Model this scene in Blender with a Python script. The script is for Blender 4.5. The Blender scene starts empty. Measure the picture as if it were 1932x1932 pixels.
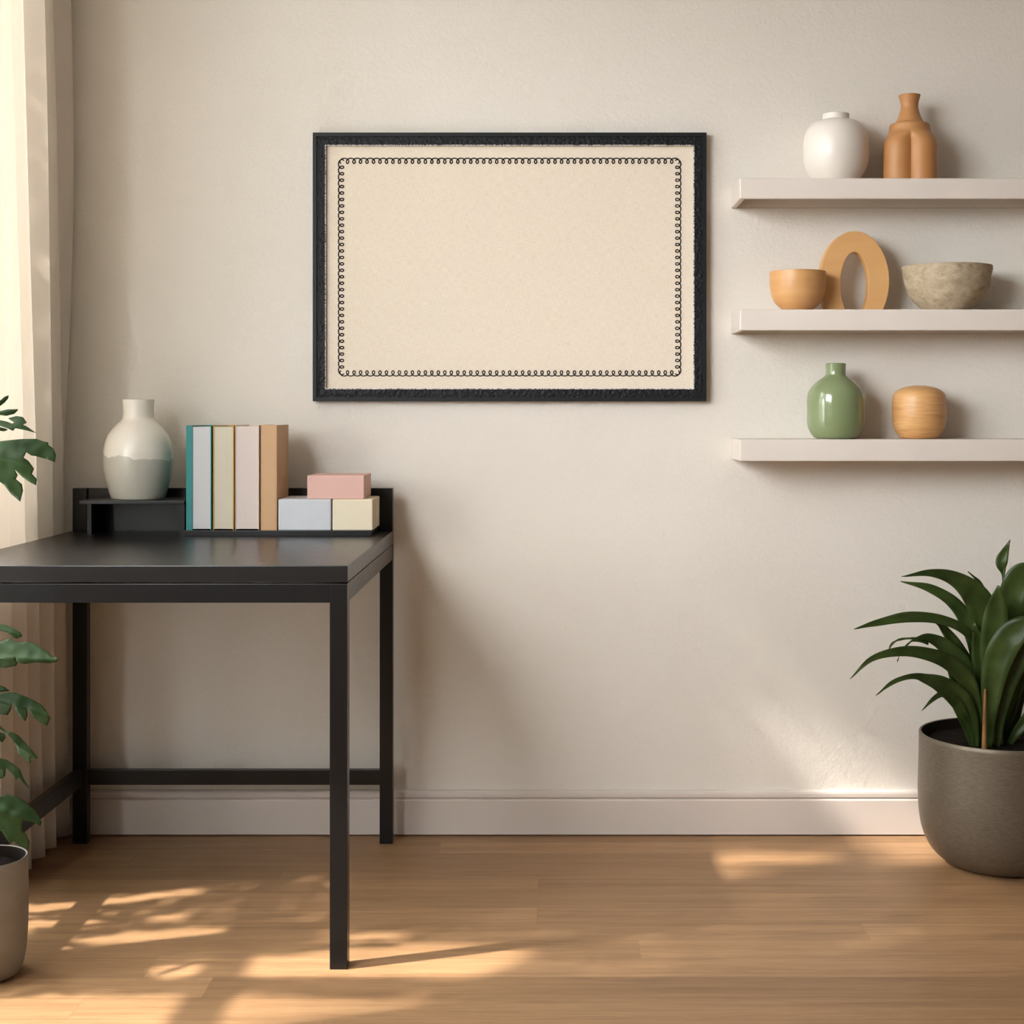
import bpy, bmesh, math, random
from mathutils import Vector, Matrix, noise
from mathutils.geometry import delaunay_2d_cdt
random.seed(7)
scene = bpy.context.scene
COL = scene.collection
F, H, VX, VY = 2800.0, 1.034, 1034.0, 778.0      # lens (px), eye height (m), vanishing point of the view


def P(px, py, y):
    """world point at depth y that is seen at photo pixel (px, py)"""
    return Vector(((px - VX) * y / F, y, H - (py - VY) * y / F))


def PX(px, y): return (px - VX) * y / F
def PZ(py, y): return H - (py - VY) * y / F


def lin(c):
    c /= 255.0
    return c / 12.92 if c <= 0.04045 else ((c + 0.055) / 1.055) ** 2.4


def inside(poly_, x, y):
    c = False
    for (ax, ay), (bx, by) in zip(poly_, poly_[1:] + poly_[:1]):
        if (ay > y) != (by > y) and x < (bx - ax) * (y - ay) / (by - ay) + ax: c = not c
    return c


def rgb(r, g, b): return (lin(r), lin(g), lin(b), 1.0)


# ------------------------------------------------------------------ objects
ORG = {}


def tag(o, label=None, cat=None, group=None, kind=None):
    if label: o['label'] = label
    if cat: o['category'] = cat
    if group: o['group'] = group
    if kind: o['kind'] = kind
    return o


def thing(name, label, cat, loc, group=None):
    o = bpy.data.objects.new(name, None)
    o.empty_display_size = 0.05
    o.location = loc
    COL.objects.link(o)
    ORG[o] = Vector(loc)
    return tag(o, label, cat, group)


def obj(name, bm, mat, parent=None, origin=(0, 0, 0), smooth=None):
    """link bm (world coordinates) as one mesh object"""
    org = ORG[parent] if parent else Vector(origin)
    bmesh.ops.translate(bm, verts=bm.verts, vec=-org)
    if smooth is not None:
        for f in bm.faces: f.smooth = True
        for e in bm.edges:
            if len(e.link_faces) == 2 and e.calc_face_angle(0) > math.radians(smooth):
                e.smooth = False
    me = bpy.data.meshes.new(name)
    bm.to_mesh(me); bm.free()
    for m in (mat if isinstance(mat, (list, tuple)) else [mat]): me.materials.append(m)
    o = bpy.data.objects.new(name, me)
    COL.objects.link(o)
    if parent: o.parent = parent
    else: o.location = org
    ORG[o] = org
    return o


def B(): return bmesh.new()


def box(bm, x0, x1, y0, y1, z0, z1, bev=0.0, seg=2):
    r = bmesh.ops.create_cube(bm, size=1.0)
    vs = r['verts']
    for v in vs:
        v.co = Vector((x0 + (v.co.x + .5) * (x1 - x0), y0 + (v.co.y + .5) * (y1 - y0), z0 + (v.co.z + .5) * (z1 - z0)))
    if bev:
        es = list({e for v in vs for e in v.link_edges})
        bmesh.ops.bevel(bm, geom=es, offset=bev, segments=seg, profile=.6, affect='EDGES')
    return bm


def catmull(pts, n=8):
    P_ = [Vector(p) for p in pts]
    if len(P_) < 3: return P_
    P_ = [2 * P_[0] - P_[1]] + P_ + [2 * P_[-1] - P_[-2]]
    out = []
    for i in range(1, len(P_) - 2):
        a, b, c, d = P_[i - 1:i + 3]
        for k in range(n):
            t = k / n
            out.append(.5 * ((2 * b) + (c - a) * t + (2 * a - 5 * b + 4 * c - d) * t * t + (3 * b - a - 3 * c + d) * t ** 3))
    out.append(P_[-2])
    return out


def lathe(bm, cx, cy, prof, n=64, rf=None):
    """prof: [(radius, z)] bottom to top; radius 0 closes. rf(angle, k, r) may alter the radius"""
    rings = []
    for k, (r, z) in enumerate(prof):
        if r < 1e-6:
            rings.append([bm.verts.new((cx, cy, z))])
        else:
            ring = []
            for i in range(n):
                a = 2 * math.pi * i / n
                q = rf(a, z, r) if rf else r
                ring.append(bm.verts.new((cx + q * math.cos(a), cy + q * math.sin(a), z)))
            rings.append(ring)
    for a, b in zip(rings, rings[1:]):
        if len(a) == 1 and len(b) == 1: continue
        for i in range(n):
            j = (i + 1) % n
            if len(a) == 1: bm.faces.new((a[0], b[j], b[i]))
            elif len(b) == 1: bm.faces.new((a[i], a[j], b[0]))
            else: bm.faces.new((a[i], a[j], b[j], b[i]))
    bmesh.ops.recalc_face_normals(bm, faces=bm.faces)
    return bm


def smooth_prof(pts, n=6):
    return [(max(v.x, 0.0), v.y) for v in catmull([(r, z, 0) for r, z in pts], n)]


def tube(bm, pts, r, n=8, taper=None):
    pts = [Vector(p) for p in pts]
    prev = None
    rings = []
    for i, p in enumerate(pts):
        d = (pts[min(i + 1, len(pts) - 1)] - pts[max(i - 1, 0)]).normalized()
        if prev is None:
            u = d.orthogonal().normalized()
        else:
            u = (prev - d * prev.dot(d)).normalized()
        prev = u
        w = d.cross(u)
        rr = r * (1 + (taper - 1) * i / (len(pts) - 1)) if taper is not None else r
        rings.append([bm.verts.new(p + rr * (math.cos(2 * math.pi * k / n) * u + math.sin(2 * math.pi * k / n) * w)) for k in range(n)])
    for a, b in zip(rings, rings[1:]):
        for k in range(n):
            bm.faces.new((a[k], a[(k + 1) % n], b[(k + 1) % n], b[k]))
    bm.faces.new(rings[0][::-1]); bm.faces.new(rings[-1])
    bmesh.ops.recalc_face_normals(bm, faces=bm.faces)
    return bm


# ------------------------------------------------------------------ materials
def mat(name, color=None, rough=.5, spec=.5, metal=0.0, coat=0.0):
    m = bpy.data.materials.new(name); m.use_nodes = True
    b = m.node_tree.nodes['Principled BSDF']
    if color: b.inputs['Base Color'].default_value = color
    b.inputs['Roughness'].default_value = rough
    b.inputs['Specular IOR Level'].default_value = spec
    b.inputs['Metallic'].default_value = metal
    b.inputs['Coat Weight'].default_value = coat
    return m


class N:
    def __init__(s, m):
        s.m = m; s.t = m.node_tree; s.b = s.t.nodes['Principled BSDF']

    def new(s, kind, **kw):
        n = s.t.nodes.new(kind)
        for k, v in kw.items():
            if k in n.bl_rna.properties.keys() and k not in n.inputs: setattr(n, k, v)
        for k, v in kw.items():
            if k in n.inputs:
                if hasattr(v, 'links') or isinstance(v, bpy.types.NodeSocket): s.t.links.new(v, n.inputs[k])
                else: n.inputs[k].default_value = v
        return n

    def link(s, a, b): s.t.links.new(a, b)

    def math(s, op, a, b=None):
        n = s.t.nodes.new('ShaderNodeMath'); n.operation = op
        for i, v in enumerate((a, b)):
            if v is None: continue
            if isinstance(v, bpy.types.NodeSocket): s.t.links.new(v, n.inputs[i])
            else: n.inputs[i].default_value = v
        return n.outputs[0]

    def coords(s, scale=(1, 1, 1)):
        tc = s.t.nodes.new('ShaderNodeTexCoord'); mp = s.t.nodes.new('ShaderNodeMapping')
        mp.inputs['Scale'].default_value = scale
        s.t.links.new(tc.outputs['Object'], mp.inputs['Vector'])
        return mp.outputs[0]

    def noise(s, vec, scale, detail=3, rough=.55, dist=0.0):
        n = s.t.nodes.new('ShaderNodeTexNoise')
        s.t.links.new(vec, n.inputs['Vector'])
        n.inputs['Scale'].default_value = scale; n.inputs['Detail'].default_value = detail
        n.inputs['Roughness'].default_value = rough; n.inputs['Distortion'].default_value = dist
        return n.outputs['Fac']

    def ramp(s, fac, stops):
        n = s.t.nodes.new('ShaderNodeValToRGB')
        s.t.links.new(fac, n.inputs[0])
        e = n.color_ramp.elements
        while len(e) < len(stops): e.new(.5)
        for el, (p, c) in zip(e, stops): el.position = p; el.color = c
        return n.outputs[0]

    def mix(s, fac, a, b, mode='MIX'):
        n = s.t.nodes.new('ShaderNodeMix'); n.data_type = 'RGBA'; n.blend_type = mode
        for i, v in ((0, fac), (6, a), (7, b)):
            if isinstance(v, bpy.types.NodeSocket): s.t.links.new(v, n.inputs[i])
            else: n.inputs[i].default_value = v
        return n.outputs[2]

    def color(s, c): s.t.links.new(c, s.b.inputs['Base Color'])

    def bump(s, h, strength, dist=.001):
        n = s.t.nodes.new('ShaderNodeBump')
        n.inputs['Strength'].default_value = strength; n.inputs['Distance'].default_value = dist
        s.t.links.new(h, n.inputs['Height']); s.t.links.new(n.outputs[0], s.b.inputs['Normal'])


def varied(name, c1, c2, scale=8, rough=.5, stretch=(1, 1, 1), bump=0.0, bscale=60, bdist=.001, spec=.5, coat=0, lo=.35, hi=.65):
    m = mat(name, c1, rough, spec, coat=coat); n = N(m); v = n.coords(stretch)
    n.color(n.ramp(n.noise(v, scale, 4), [(lo, c1), (hi, c2)]))
    if bump: n.bump(n.noise(v, bscale, 3), bump, bdist)
    return m


M = {}
# plaster wall
M['wall'] = mat('plaster', rgb(226, 219, 208), .85, .2)
n = N(M['wall']); v = n.coords()
n.bump(n.math('ADD', n.noise(v, 95, 3, .55, .4), n.math('MULTIPLY', n.noise(v, 300, 2), .35)), .47, .003)
M['side_wall'] = mat('side_plaster', rgb(216, 205, 190), .9, .2)
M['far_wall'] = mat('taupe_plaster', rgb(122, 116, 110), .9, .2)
M['ceiling'] = mat('ceiling_paint', rgb(190, 186, 180), .9, .2)
M['trim'] = mat('trim_paint', rgb(214, 203, 193), .42, .4)
M['shelf'] = varied('shelf_lacquer', rgb(224, 214, 203), rgb(220, 209, 198), 5, .42)
M['shelf'].node_tree.nodes['Principled BSDF'].inputs['Specular IOR Level'].default_value = .35

# oak planks, boards run along x
M['floor'] = mat('oak_planks', rgb(170, 128, 88), .45, .3)
n = N(M['floor'])
tc = n.t.nodes.new('ShaderNodeTexCoord'); sp = n.t.nodes.new('ShaderNodeSeparateXYZ')
n.link(tc.outputs['Object'], sp.inputs[0])
yy = n.math('DIVIDE', n.math('SUBTRACT', sp.outputs['Y'], 2.622), .095)
row = n.math('FLOOR', yy)
fr = n.math('SUBTRACT', yy, row)
wn = n.new('ShaderNodeTexWhiteNoise', noise_dimensions='1D'); n.link(row, wn.inputs['W'])
xx = n.math('DIVIDE', n.math('ADD', sp.outputs['X'], n.math('ADD', n.math('MULTIPLY', wn.outputs['Value'], 5.0), 0.0)), 2.3)
colm = n.math('FLOOR', xx)
fx = n.math('SUBTRACT', xx, colm)
cmb = n.t.nodes.new('ShaderNodeCombineXYZ'); n.link(row, cmb.inputs[0]); n.link(colm, cmb.inputs[1])
wn2 = n.new('ShaderNodeTexWhiteNoise', noise_dimensions='2D'); n.link(cmb.outputs[0], wn2.inputs['Vector'])
off = n.new('ShaderNodeVectorMath', operation='MULTIPLY_ADD')
n.link(wn2.outputs['Color'], off.inputs[0]); off.inputs[1].default_value = (7, 7, 7); n.link(tc.outputs['Object'], off.inputs[2])
mp = n.t.nodes.new('ShaderNodeMapping'); mp.inputs['Scale'].default_value = (.7, 15, 1); n.link(off.outputs[0], mp.inputs[0])
g1 = n.noise(mp.outputs[0], 3.0, 6, .6, .5)
mp2 = n.t.nodes.new('ShaderNodeMapping'); mp2.inputs['Scale'].default_value = (5, 90, 1); n.link(off.outputs[0], mp2.inputs[0])
g2 = n.noise(mp2.outputs[0], 3.0, 4, .6)
grain = n.ramp(g1, [(.25, rgb(136, 101, 69)), (.5, rgb(168, 130, 93)), (.78, rgb(186, 148, 109))])
grain = n.mix(.35, grain, n.ramp(g2, [(.3, rgb(130, 96, 65)), (.7, rgb(190, 152, 113))]))
tone = n.ramp(wn2.outputs['Value'], [(0, (.76, .74, .72, 1)), (.5, (.93, .92, .90, 1)), (1, (1.1, 1.1, 1.1, 1))])
base = n.mix(1.0, grain, tone, 'MULTIPLY')
edge = n.math('MINIMUM', n.math('MULTIPLY', fr, .095), n.math('MINIMUM', n.math('MULTIPLY', n.math('SUBTRACT', 1.0, fr), .095), n.math('MULTIPLY', fx, 2.3)))
seam = n.math('LESS_THAN', edge, .0008)
n.color(n.mix(n.math('MULTIPLY', seam, .45), base, rgb(84, 58, 38)))
n.bump(n.math('SUBTRACT', n.math('MULTIPLY', g2, .3), seam), .25, .0006)
n.link(n.math('ADD', n.math('MULTIPLY', g2, .15), .38), n.b.inputs['Roughness'])

# desk
M['desk'] = mat('black_desk_paint', rgb(22, 21, 21), .34, .36)
n = N(M['desk']); n.link(n.math('ADD', n.math('MULTIPLY', n.noise(n.coords(), 40), .1), .27), n.b.inputs['Roughness'])
M['desk_top'] = mat('black_desk_laminate', rgb(27, 25, 24), .3, .5)
n = N(M['desk_top']); n.link(n.math('ADD', n.math('MULTIPLY', n.noise(n.coords(), 60), .1), .25), n.b.inputs['Roughness'])

# big vase: warm white glaze above, below greyer glaze with shading painted in, wavy border
M['vase'] = mat('two_tone_shaded_glaze', rgb(222, 214, 200), .22, .5)
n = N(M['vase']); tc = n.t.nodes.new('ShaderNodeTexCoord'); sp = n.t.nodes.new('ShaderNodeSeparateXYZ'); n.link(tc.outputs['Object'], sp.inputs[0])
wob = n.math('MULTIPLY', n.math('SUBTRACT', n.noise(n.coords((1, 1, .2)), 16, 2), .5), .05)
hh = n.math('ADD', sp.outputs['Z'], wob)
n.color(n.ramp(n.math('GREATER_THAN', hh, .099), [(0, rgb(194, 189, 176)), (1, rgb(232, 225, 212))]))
M['white_pot'] = varied('white_stoneware', rgb(232, 224, 213), rgb(226, 217, 205), 6, .33)
M['terracotta'] = varied('terracotta', rgb(190, 136, 84), rgb(182, 126, 74), 10, .5, bump=.08, bscale=200)
M['tan_clay'] = varied('tan_clay', rgb(212, 162, 106), rgb(200, 148, 92), 5, .4, (1, 1, 7))
M['tan_wood'] = varied('tan_arch', rgb(218, 170, 112), rgb(211, 160, 101), 4, .5, (1, 1, 5))
M['green'] = varied('green_glaze', rgb(133, 146, 106), rgb(126, 139, 98), 4, .14, spec=.6, coat=.3)
M['wood_jar'] = mat('turned_wood', rgb(205, 155, 98), .35, .4)
n = N(M['wood_jar']); v = n.coords((1.2, 1.2, 9))
n.color(n.mix(.6, n.ramp(n.noise(v, 6, 5, .6, .8), [(.35, rgb(176, 121, 68)), (.5, rgb(212, 162, 104)), (.75, rgb(222, 176, 120))]),
              n.ramp(n.noise(n.coords((3, 3, 40)), 5, 3), [(.3, rgb(190, 137, 82)), (.7, rgb(220, 172, 115))])))
M['stone'] = mat('rough_stone', rgb(168, 150, 124), .8, .2)
n = N(M['stone']); v = n.coords((1, 1, 1.6))
nn = n.noise(v, 44, 6, .7, .5)
n.color(n.ramp(nn, [(.3, rgb(126, 108, 84)), (.4, rgb(170, 153, 127)), (.7, rgb(192, 176, 150))]))
n.bump(nn, .5, .004)

# planters
M['planter'] = mat('brushed_grey_planter', rgb(124, 112, 97), .46, .4, .55)
n = N(M['planter']); v = n.coords((14, 14, 90)); nn = n.noise(v, 5, 5, .65)
n.color(n.ramp(nn, [(.3, rgb(104, 94, 80)), (.7, rgb(126, 115, 100))])); n.bump(nn, .2, .0008)
M['concrete'] = varied('concrete', rgb(148, 142, 132), rgb(130, 123, 112), 9, .8, bump=.2, bscale=120)
M['pot_inside'] = mat('dark_pot_inside', rgb(30, 22, 16), .8, .1)
M['soil'] = varied('soil', rgb(34, 25, 18), rgb(18, 13, 9), 40, .95, bump=.8, bscale=90, bdist=.006, spec=.08)


def leafmat(name, c1, c2, rough=.42):
    m = mat(name, c1, rough, .25); n = N(m)
    n.color(n.ramp(n.noise(n.coords(), 14, 4), [(.35, c1), (.68, c2)]))
    n.b.inputs['Subsurface Weight'].default_value = 0
    tr = n.t.nodes.new('ShaderNodeBsdfTranslucent'); tr.inputs[0].default_value = c2
    mx = n.t.nodes.new('ShaderNodeMixShader'); mx.inputs[0].default_value = .15
    out = n.t.nodes['Material Output']
    n.link(n.b.outputs[0], mx.inputs[1]); n.link(tr.outputs[0], mx.inputs[2]); n.link(mx.outputs[0], out.inputs[0])
    return m


M['leaf'] = leafmat('dark_leaf', rgb(36, 57, 27), rgb(58, 80, 44))
M['strap'] = leafmat('strap_leaf', rgb(42, 56, 22), rgb(70, 86, 42), .33)
M['stem'] = varied('stem', rgb(92, 98, 58), rgb(74, 82, 46), 20, .6)
M['sheath'] = varied('leaf_sheath', rgb(150, 104, 52), rgb(112, 74, 36), 20, .6)

# curtain cloth
M['curtain'] = mat('curtain_cloth', rgb(240, 232, 221), .9, .1)
n = N(M['curtain']); v = n.coords((1, 1, 1)); n.bump(n.noise(v, 700, 2), .1, .0005)
tr = n.t.nodes.new('ShaderNodeBsdfTranslucent'); tr.inputs[0].default_value = rgb(250, 246, 240)
mx = n.t.nodes.new('ShaderNodeMixShader'); mx.inputs[0].default_value = .3
n.link(n.b.outputs[0], mx.inputs[1]); n.link(tr.outputs[0], mx.inputs[2]); n.link(mx.outputs[0], n.t.nodes['Material Output'].inputs[0])

# picture
M['frame'] = mat('black_frame', rgb(22, 25, 27), .5, .3)
M['frame_band'] = mat('black_carved_band', rgb(17, 18, 21), .55, .3)
n = N(M['frame_band']); v = n.coords((1, 1, 1))
vo = n.t.nodes.new('ShaderNodeTexVoronoi'); vo.inputs['Scale'].default_value = 120; n.link(v, vo.inputs['Vector'])
n.bump(n.math('ADD', vo.outputs['Distance'], n.math('MULTIPLY', n.noise(v, 60, 3, .5, 2), .8)), .8, .002)
M['bead'] = mat('beaded_edge', rgb(200, 195, 188), .5)
n = N(M['bead']); n.color(n.ramp(n.noise(n.coords(), 420, 1), [(.45, rgb(40, 40, 42)), (.52, rgb(226, 222, 216))]))
M['linen'] = mat('linen', rgb(224, 208, 184), .9, .1)
n = N(M['linen'])
wx = n.noise(n.coords((60, 1, 900)), 1.0, 2); wz = n.noise(n.coords((900, 1, 60)), 1.0, 2)
wv = n.math('MULTIPLY', n.math('ADD', wx, wz), .5)
cc = n.ramp(wv, [(.3, rgb(214, 198, 176)), (.5, rgb(230, 216, 197)), (.7, rgb(237, 225, 208))])
fleck = n.math('GREATER_THAN', n.noise(n.coords((1, 1, 1)), 330, 2), .735)
cc = n.mix(n.math('MULTIPLY', fleck, .4), cc, rgb(150, 130, 104))
n.color(cc); n.bump(wv, .25, .0006)
M['ink'] = mat('black_ink', rgb(22, 21, 22), .7, .2)


def plain(name, r, g, b, rough=.55):
    return varied(name, rgb(r, g, b), rgb(r - 4, g - 4, b - 4), 12, rough)


# ------------------------------------------------------------------ the room
WY = 3.637                      # back wall
XL, XR, YF, ZC = -1.245, 2.9, -2.4, 2.5
BBY = 3.620                     # face of the baseboard


def structure(name, bm, m, parent=None, **k):
    o = obj(name, bm, m, parent, **k)
    if not parent: o['kind'] = 'structure'
    return o


structure('floor', box(B(), XL - .12, XR + .12, YF - .12, WY + .12, -.1, 0), M['floor'])
structure('ceiling', box(B(), XL - .12, XR + .12, YF - .12, WY + .12, ZC, ZC + .1), M['ceiling'])
structure('wall_back', box(B(), XL - .12, XR + .12, WY, WY + .12, 0, ZC), M['wall'])
structure('wall_right', box(B(), XR, XR + .12, YF, WY, 0, ZC), M['far_wall'])
structure('wall_front', box(B(), XL - .12, XR + .12, YF - .12, YF, 0, ZC), M['far_wall'])
# left wall with a tall garden window and a wide window nearer the camera
W1 = (2.18, 3.45, .06, 2.36)
W2 = (-.2, 1.98, 1.25, 2.44)
bm = B()
x0, x1 = XL - .12, XL
box(bm, x0, x1, W1[1], WY, 0, ZC); box(bm, x0, x1, 3.09, W1[1], 0, .70)
box(bm, x0, x1, W2[1], W1[0], 0, ZC)
box(bm, x0, x1, YF, W2[0], 0, ZC)
for w in (W1, W2):
    box(bm, x0, x1, w[0], w[1], 0, w[2]); box(bm, x0, x1, w[0], w[1], w[3], ZC)
structure('wall_left', bm, M['side_wall'])

# baseboards
bm = B()
pf = [(WY, .004), (BBY, .004), (BBY, .0862), (BBY + .0012, .0885), (BBY + .0035, .0898), (BBY + .0075, .0903), (BBY + .0075, .0922), (BBY + .0035, .0930), (BBY + .0028, .0945),
      (BBY + .0028, .1020), (BBY + .0040, .1062), (BBY + .0068, .1088), (BBY + .010, .1096), (WY, .1096)]
va = [bm.verts.new((XL, a_, b_)) for a_, b_ in pf]; vb = [bm.verts.new((XR, a_, b_)) for a_, b_ in pf]
for k in range(len(pf)): bm.faces.new((va[k], va[(k + 1) % len(pf)], vb[(k + 1) % len(pf)], vb[k]))
bm.faces.new(va); bm.faces.new(vb[::-1]); bmesh.ops.recalc_face_normals(bm, faces=bm.faces)
structure('baseboard_back', bm, M['trim'])
bm = B(); box(bm, XL, XL + .016, W2[1] + .0, W1[0] - .0, .0, .1095, .003)
structure('baseboard_left', bm, M['trim'])
bm = B(); box(bm, XR - .016, XR, YF, BBY, 0, .1095, .003)
structure('baseboard_right', bm, M['trim'])

# windows: frame with rails and one stile
M['winframe'] = mat('window_paint', rgb(225, 220, 212), .5)


def window(name, w, rails, stiles, t=.045):
    root = bpy.data.objects.new(name, None); COL.objects.link(root); root['kind'] = 'structure'
    root.location = (XL - .06, (w[0] + w[1]) / 2, w[2]); ORG[root] = Vector(root.location)
    bm = B(); xa, xb = XL - .085, XL - .035
    box(bm, xa, xb, w[0], w[0] + t, w[2], w[3]); box(bm, xa, xb, w[1] - t, w[1], w[2], w[3])
    box(bm, xa, xb, w[0] + t, w[1] - t, w[2], w[2] + t); box(bm, xa, xb, w[0] + t, w[1] - t, w[3] - t, w[3])
    for a, b in rails: box(bm, xa + .005, xb - .005, w[0] + t, w[1] - t, a, b)
    for a, b in stiles: box(bm, xa + .007, xb - .007, a, b, w[2] + t, w[3] - t)
    obj('window_frame', bm, M['winframe'], root)
    return root


window('window_1', W1, [(.665, .715)], [])
window('window_2', W2, [], [(1.04, 1.08)])

# ------------------------------------------------------------------ the desk
YD0, YD1 = 2.7535, 3.583
ZT = PZ(1067, YD0)
XA = PX(145, YD1) - .002            # left edge
XB = PX(655, YD0)                   # right edge
LW = .0325
desk = thing('desk', 'black square-legged desk with a raised back panel beside the curtain', 'desk', ((XA + XB) / 2, (YD0 + YD1) / 2, 0))
T_S = ZT - PZ(1098.5, YD0)          # slab thickness
obj('tabletop', box(B(), XA - .001, XB + .001, YD0 - .001, YD1 - .028, ZT - T_S, ZT, .0016), M['desk_top'], desk)
ZR1 = PZ(1101.5, YD0); ZR0 = PZ(1137.5, YD0)
ZB = PZ(921, YD1 - .02)             # top of the back posts
bev = .0012
BW = .0345
for (xa, xb, ya, yb, zt) in ((XA, XA + LW, YD0, YD0 + LW, ZR1), (XB - LW, XB, YD0, YD0 + LW, ZR1),
                             (XA, XA + BW, YD1 - .027, YD1, ZB), (XB - .031, XB, YD1 - .027, YD1, ZB)):
    obj('leg', box(B(), xa, xb, ya, yb, 0.0, zt, bev), M['desk'], desk)
obj('rail', box(B(), XA + LW, XB - LW, YD0 + .001, YD0 + .026, ZR0, ZR1, bev), M['desk'], desk)
obj('rail', box(B(), XA + BW, XB - .031, YD1 - .024, YD1 - .002, ZR0, ZR1, bev), M['desk'], desk)
for xa in (XA + .001, XB - .026):
    obj('rail', box(B(), xa, xa + .025, YD0 + LW, YD1 - .027, ZR0, ZR1, bev), M['desk'], desk)
ys = YD1 - .022
obj('stretcher', box(B(), XA + BW, XB - .031, YD1 - .022, YD1 - .003, PZ(1481, ys), PZ(1453, ys), bev), M['desk'], desk)
obj('stretcher', box(B(), XA + .003, XA + .022, YD0 + LW, YD1 - .027, PZ(1483, ys), PZ(1451, ys), bev), M['desk'], desk)
obj('back_panel', box(B(), XA + BW, XB - .031, YD1 - .020, YD1 - .006, ZT - .03, ZB, bev), M['desk'], desk)
YL = 3.405                           # front of ledge and base board
zl = PZ(945, YL)
XLe = PX(350, YL) - .003
bb = B()
XA2 = PX(149, YL)
box(bb, XA2, XLe, YL, YD1 - .0205, zl - .0075, zl, .001)
box(bb, XA2, XA2 + .010, YL + .06, YD1 - .0285, ZT, zl - .0075); box(bb, XLe - .012, XLe, YL + .004, YD1 - .0285, ZT, zl - .0075)
obj('ledge', bb, M['desk'], desk)
ZBASE = PZ(1001, YL)
obj('base_board', box(B(), XLe + .001, XB - .036, YL - .003, YD1 - .0205, ZT, ZBASE, .001), M['desk'], desk)

# ------------------------------------------------------------------ things on the desk
def lathe_px(name, cx, y, prof_px, m, label, cat, group=None, wall=.004, base=None, n=72, closed=False, rf=None, sm=5, seat=None, smooth=40):
    """prof_px: [(half width px, py)] from the base up, seen at depth y; seat: true height of the base"""
    X = PX(cx, y)
    pr = [(hw * y / F, PZ(py, y)) for hw, py in prof_px]
    if seat is not None:
        pr[0] = (pr[0][0], seat)
    pts = smooth_prof(pr, sm)
    pts = [(0, pts[0][1])] + [(max(pts[0][0] - .002, .001), pts[0][1])] + pts
    if closed:
        pts.append((0, pts[-1][1]))
    else:
        top = pts[-1]
        pts += [(top[0] - wall * .5, top[1] + .0008), (top[0] - wall, top[1])]
        inner = [(max(r - wall, .002), z) for r, z in pts[2:-2]][::-1]
        pts += [q for q in inner if q[1] > pts[0][1] + wall] + [(0, pts[0][1] + wall)]
    bm = lathe(B(), X, y, pts, n, rf)
    o = obj(name, bm, m, origin=(X, y, pts[0][1]), smooth=smooth)
    return tag(o, label, cat, group)


VYD = YL + .084
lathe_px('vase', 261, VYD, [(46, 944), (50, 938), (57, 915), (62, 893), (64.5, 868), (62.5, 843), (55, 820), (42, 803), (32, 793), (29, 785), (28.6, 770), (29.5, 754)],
         M['vase'], 'large cream and grey glazed vase, lower grey partly painted shade, on the black ledge of the desk', 'vase', seat=zl + .0002)

YBK = YL + .004                      # front face of the books
bg = 'books standing upright on the desk'


def book(px0, px1, top, boards, depth, cov, pag, label, tb=(.002, .002), spine_front=False):
    """boards: True builds two cover boards round a page block"""
    xa, xb = PX(px0, YBK), PX(px1, YBK)
    za, zb = ZBASE + .0002, PZ(top, YBK)
    t = thing('book', label, 'book', ((xa + xb) / 2, YBK + depth / 2, za), bg)
    bm = B()
    box(bm, xa, xa + tb[0], YBK, YBK + depth, za, zb, .0006, 1)
    box(bm, xb - tb[1], xb, YBK, YBK + depth, za, zb, .0006, 1)
    if spine_front: box(bm, xa + tb[0], xb - tb[1], YBK, YBK + .003, za, zb, .0004, 1)
    else: box(bm, xa + tb[0], xb - tb[1], YBK + depth - .003, YBK + depth, za, zb, .0004, 1)
    obj('cover', bm, cov, t)
    p0, p1 = (YBK + .0032, YBK + depth - .003) if spine_front else (YBK + .0015, YBK + depth - .0032)
    obj('pages', box(B(), xa + tb[0], xb - tb[1], p0, p1, za + .003, zb - .003, .0004, 1), pag, t)
    return t


def pagemat(name, r, g, b):
    m = mat(name, rgb(r, g, b), .8, .2); n = N(m)
    n.color(n.ramp(n.noise(n.coords((900, 1, 1)), 1.0, 2), [(.3, rgb(r - 8, g - 8, b - 8)), (.7, rgb(r, g, b))]))
    return m


book(351, 399, 803, 1, .15, plain('teal_cloth', 34, 124, 124), pagemat('grey_pages', 200, 199, 198),
     'teal book with pale grey page edges, leftmost of the standing books', tb=(PX(363.5, YBK) - PX(351, YBK), .0024))
book(402, 441, 803, 1, .15, plain('mustard_cloth', 206, 160, 74), pagemat('cream_pages', 206, 196, 176),
     'mustard yellow book with cream page edges beside the teal book', tb=(.0022, .0024))
book(444, 488.5, 802, 1, .15, plain('blush_cloth', 232, 214, 200), pagemat('blush_pages', 215, 199, 190),
     'pale blush pink book between the mustard and tan books', tb=(.0014, .0014))
book(492, 522.5, 802, 1, .152, plain('tan_cloth', 196, 156, 114), pagemat('tan_pages', 214, 180, 140),
     'tan brown book, rightmost of the standing books', tb=(.002, .002), spine_front=True)

gx = 'boxes stacked on the desk'
YX = YL + .002


def keepbox(name, px0, px1, ptop, depth, z0, m, label, bevel, y=YX, grooves=False):
    xa, xb = PX(px0, y), PX(px1, y)
    zb = PZ(ptop, y)
    bm = box(B(), xa, xb, y, y + depth, z0, zb, bevel, 3)
    if grooves:
        for k in (.018, .036, .06):
            box(bm, xb - .004, xb + .0012, y + k, y + k + .012, z0 + .001, zb - .001, .001, 1)
    o = obj(name, bm, m, origin=((xa + xb) / 2, y + depth / 2, z0))
    return tag(o, label, 'box', gx), zb


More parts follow.
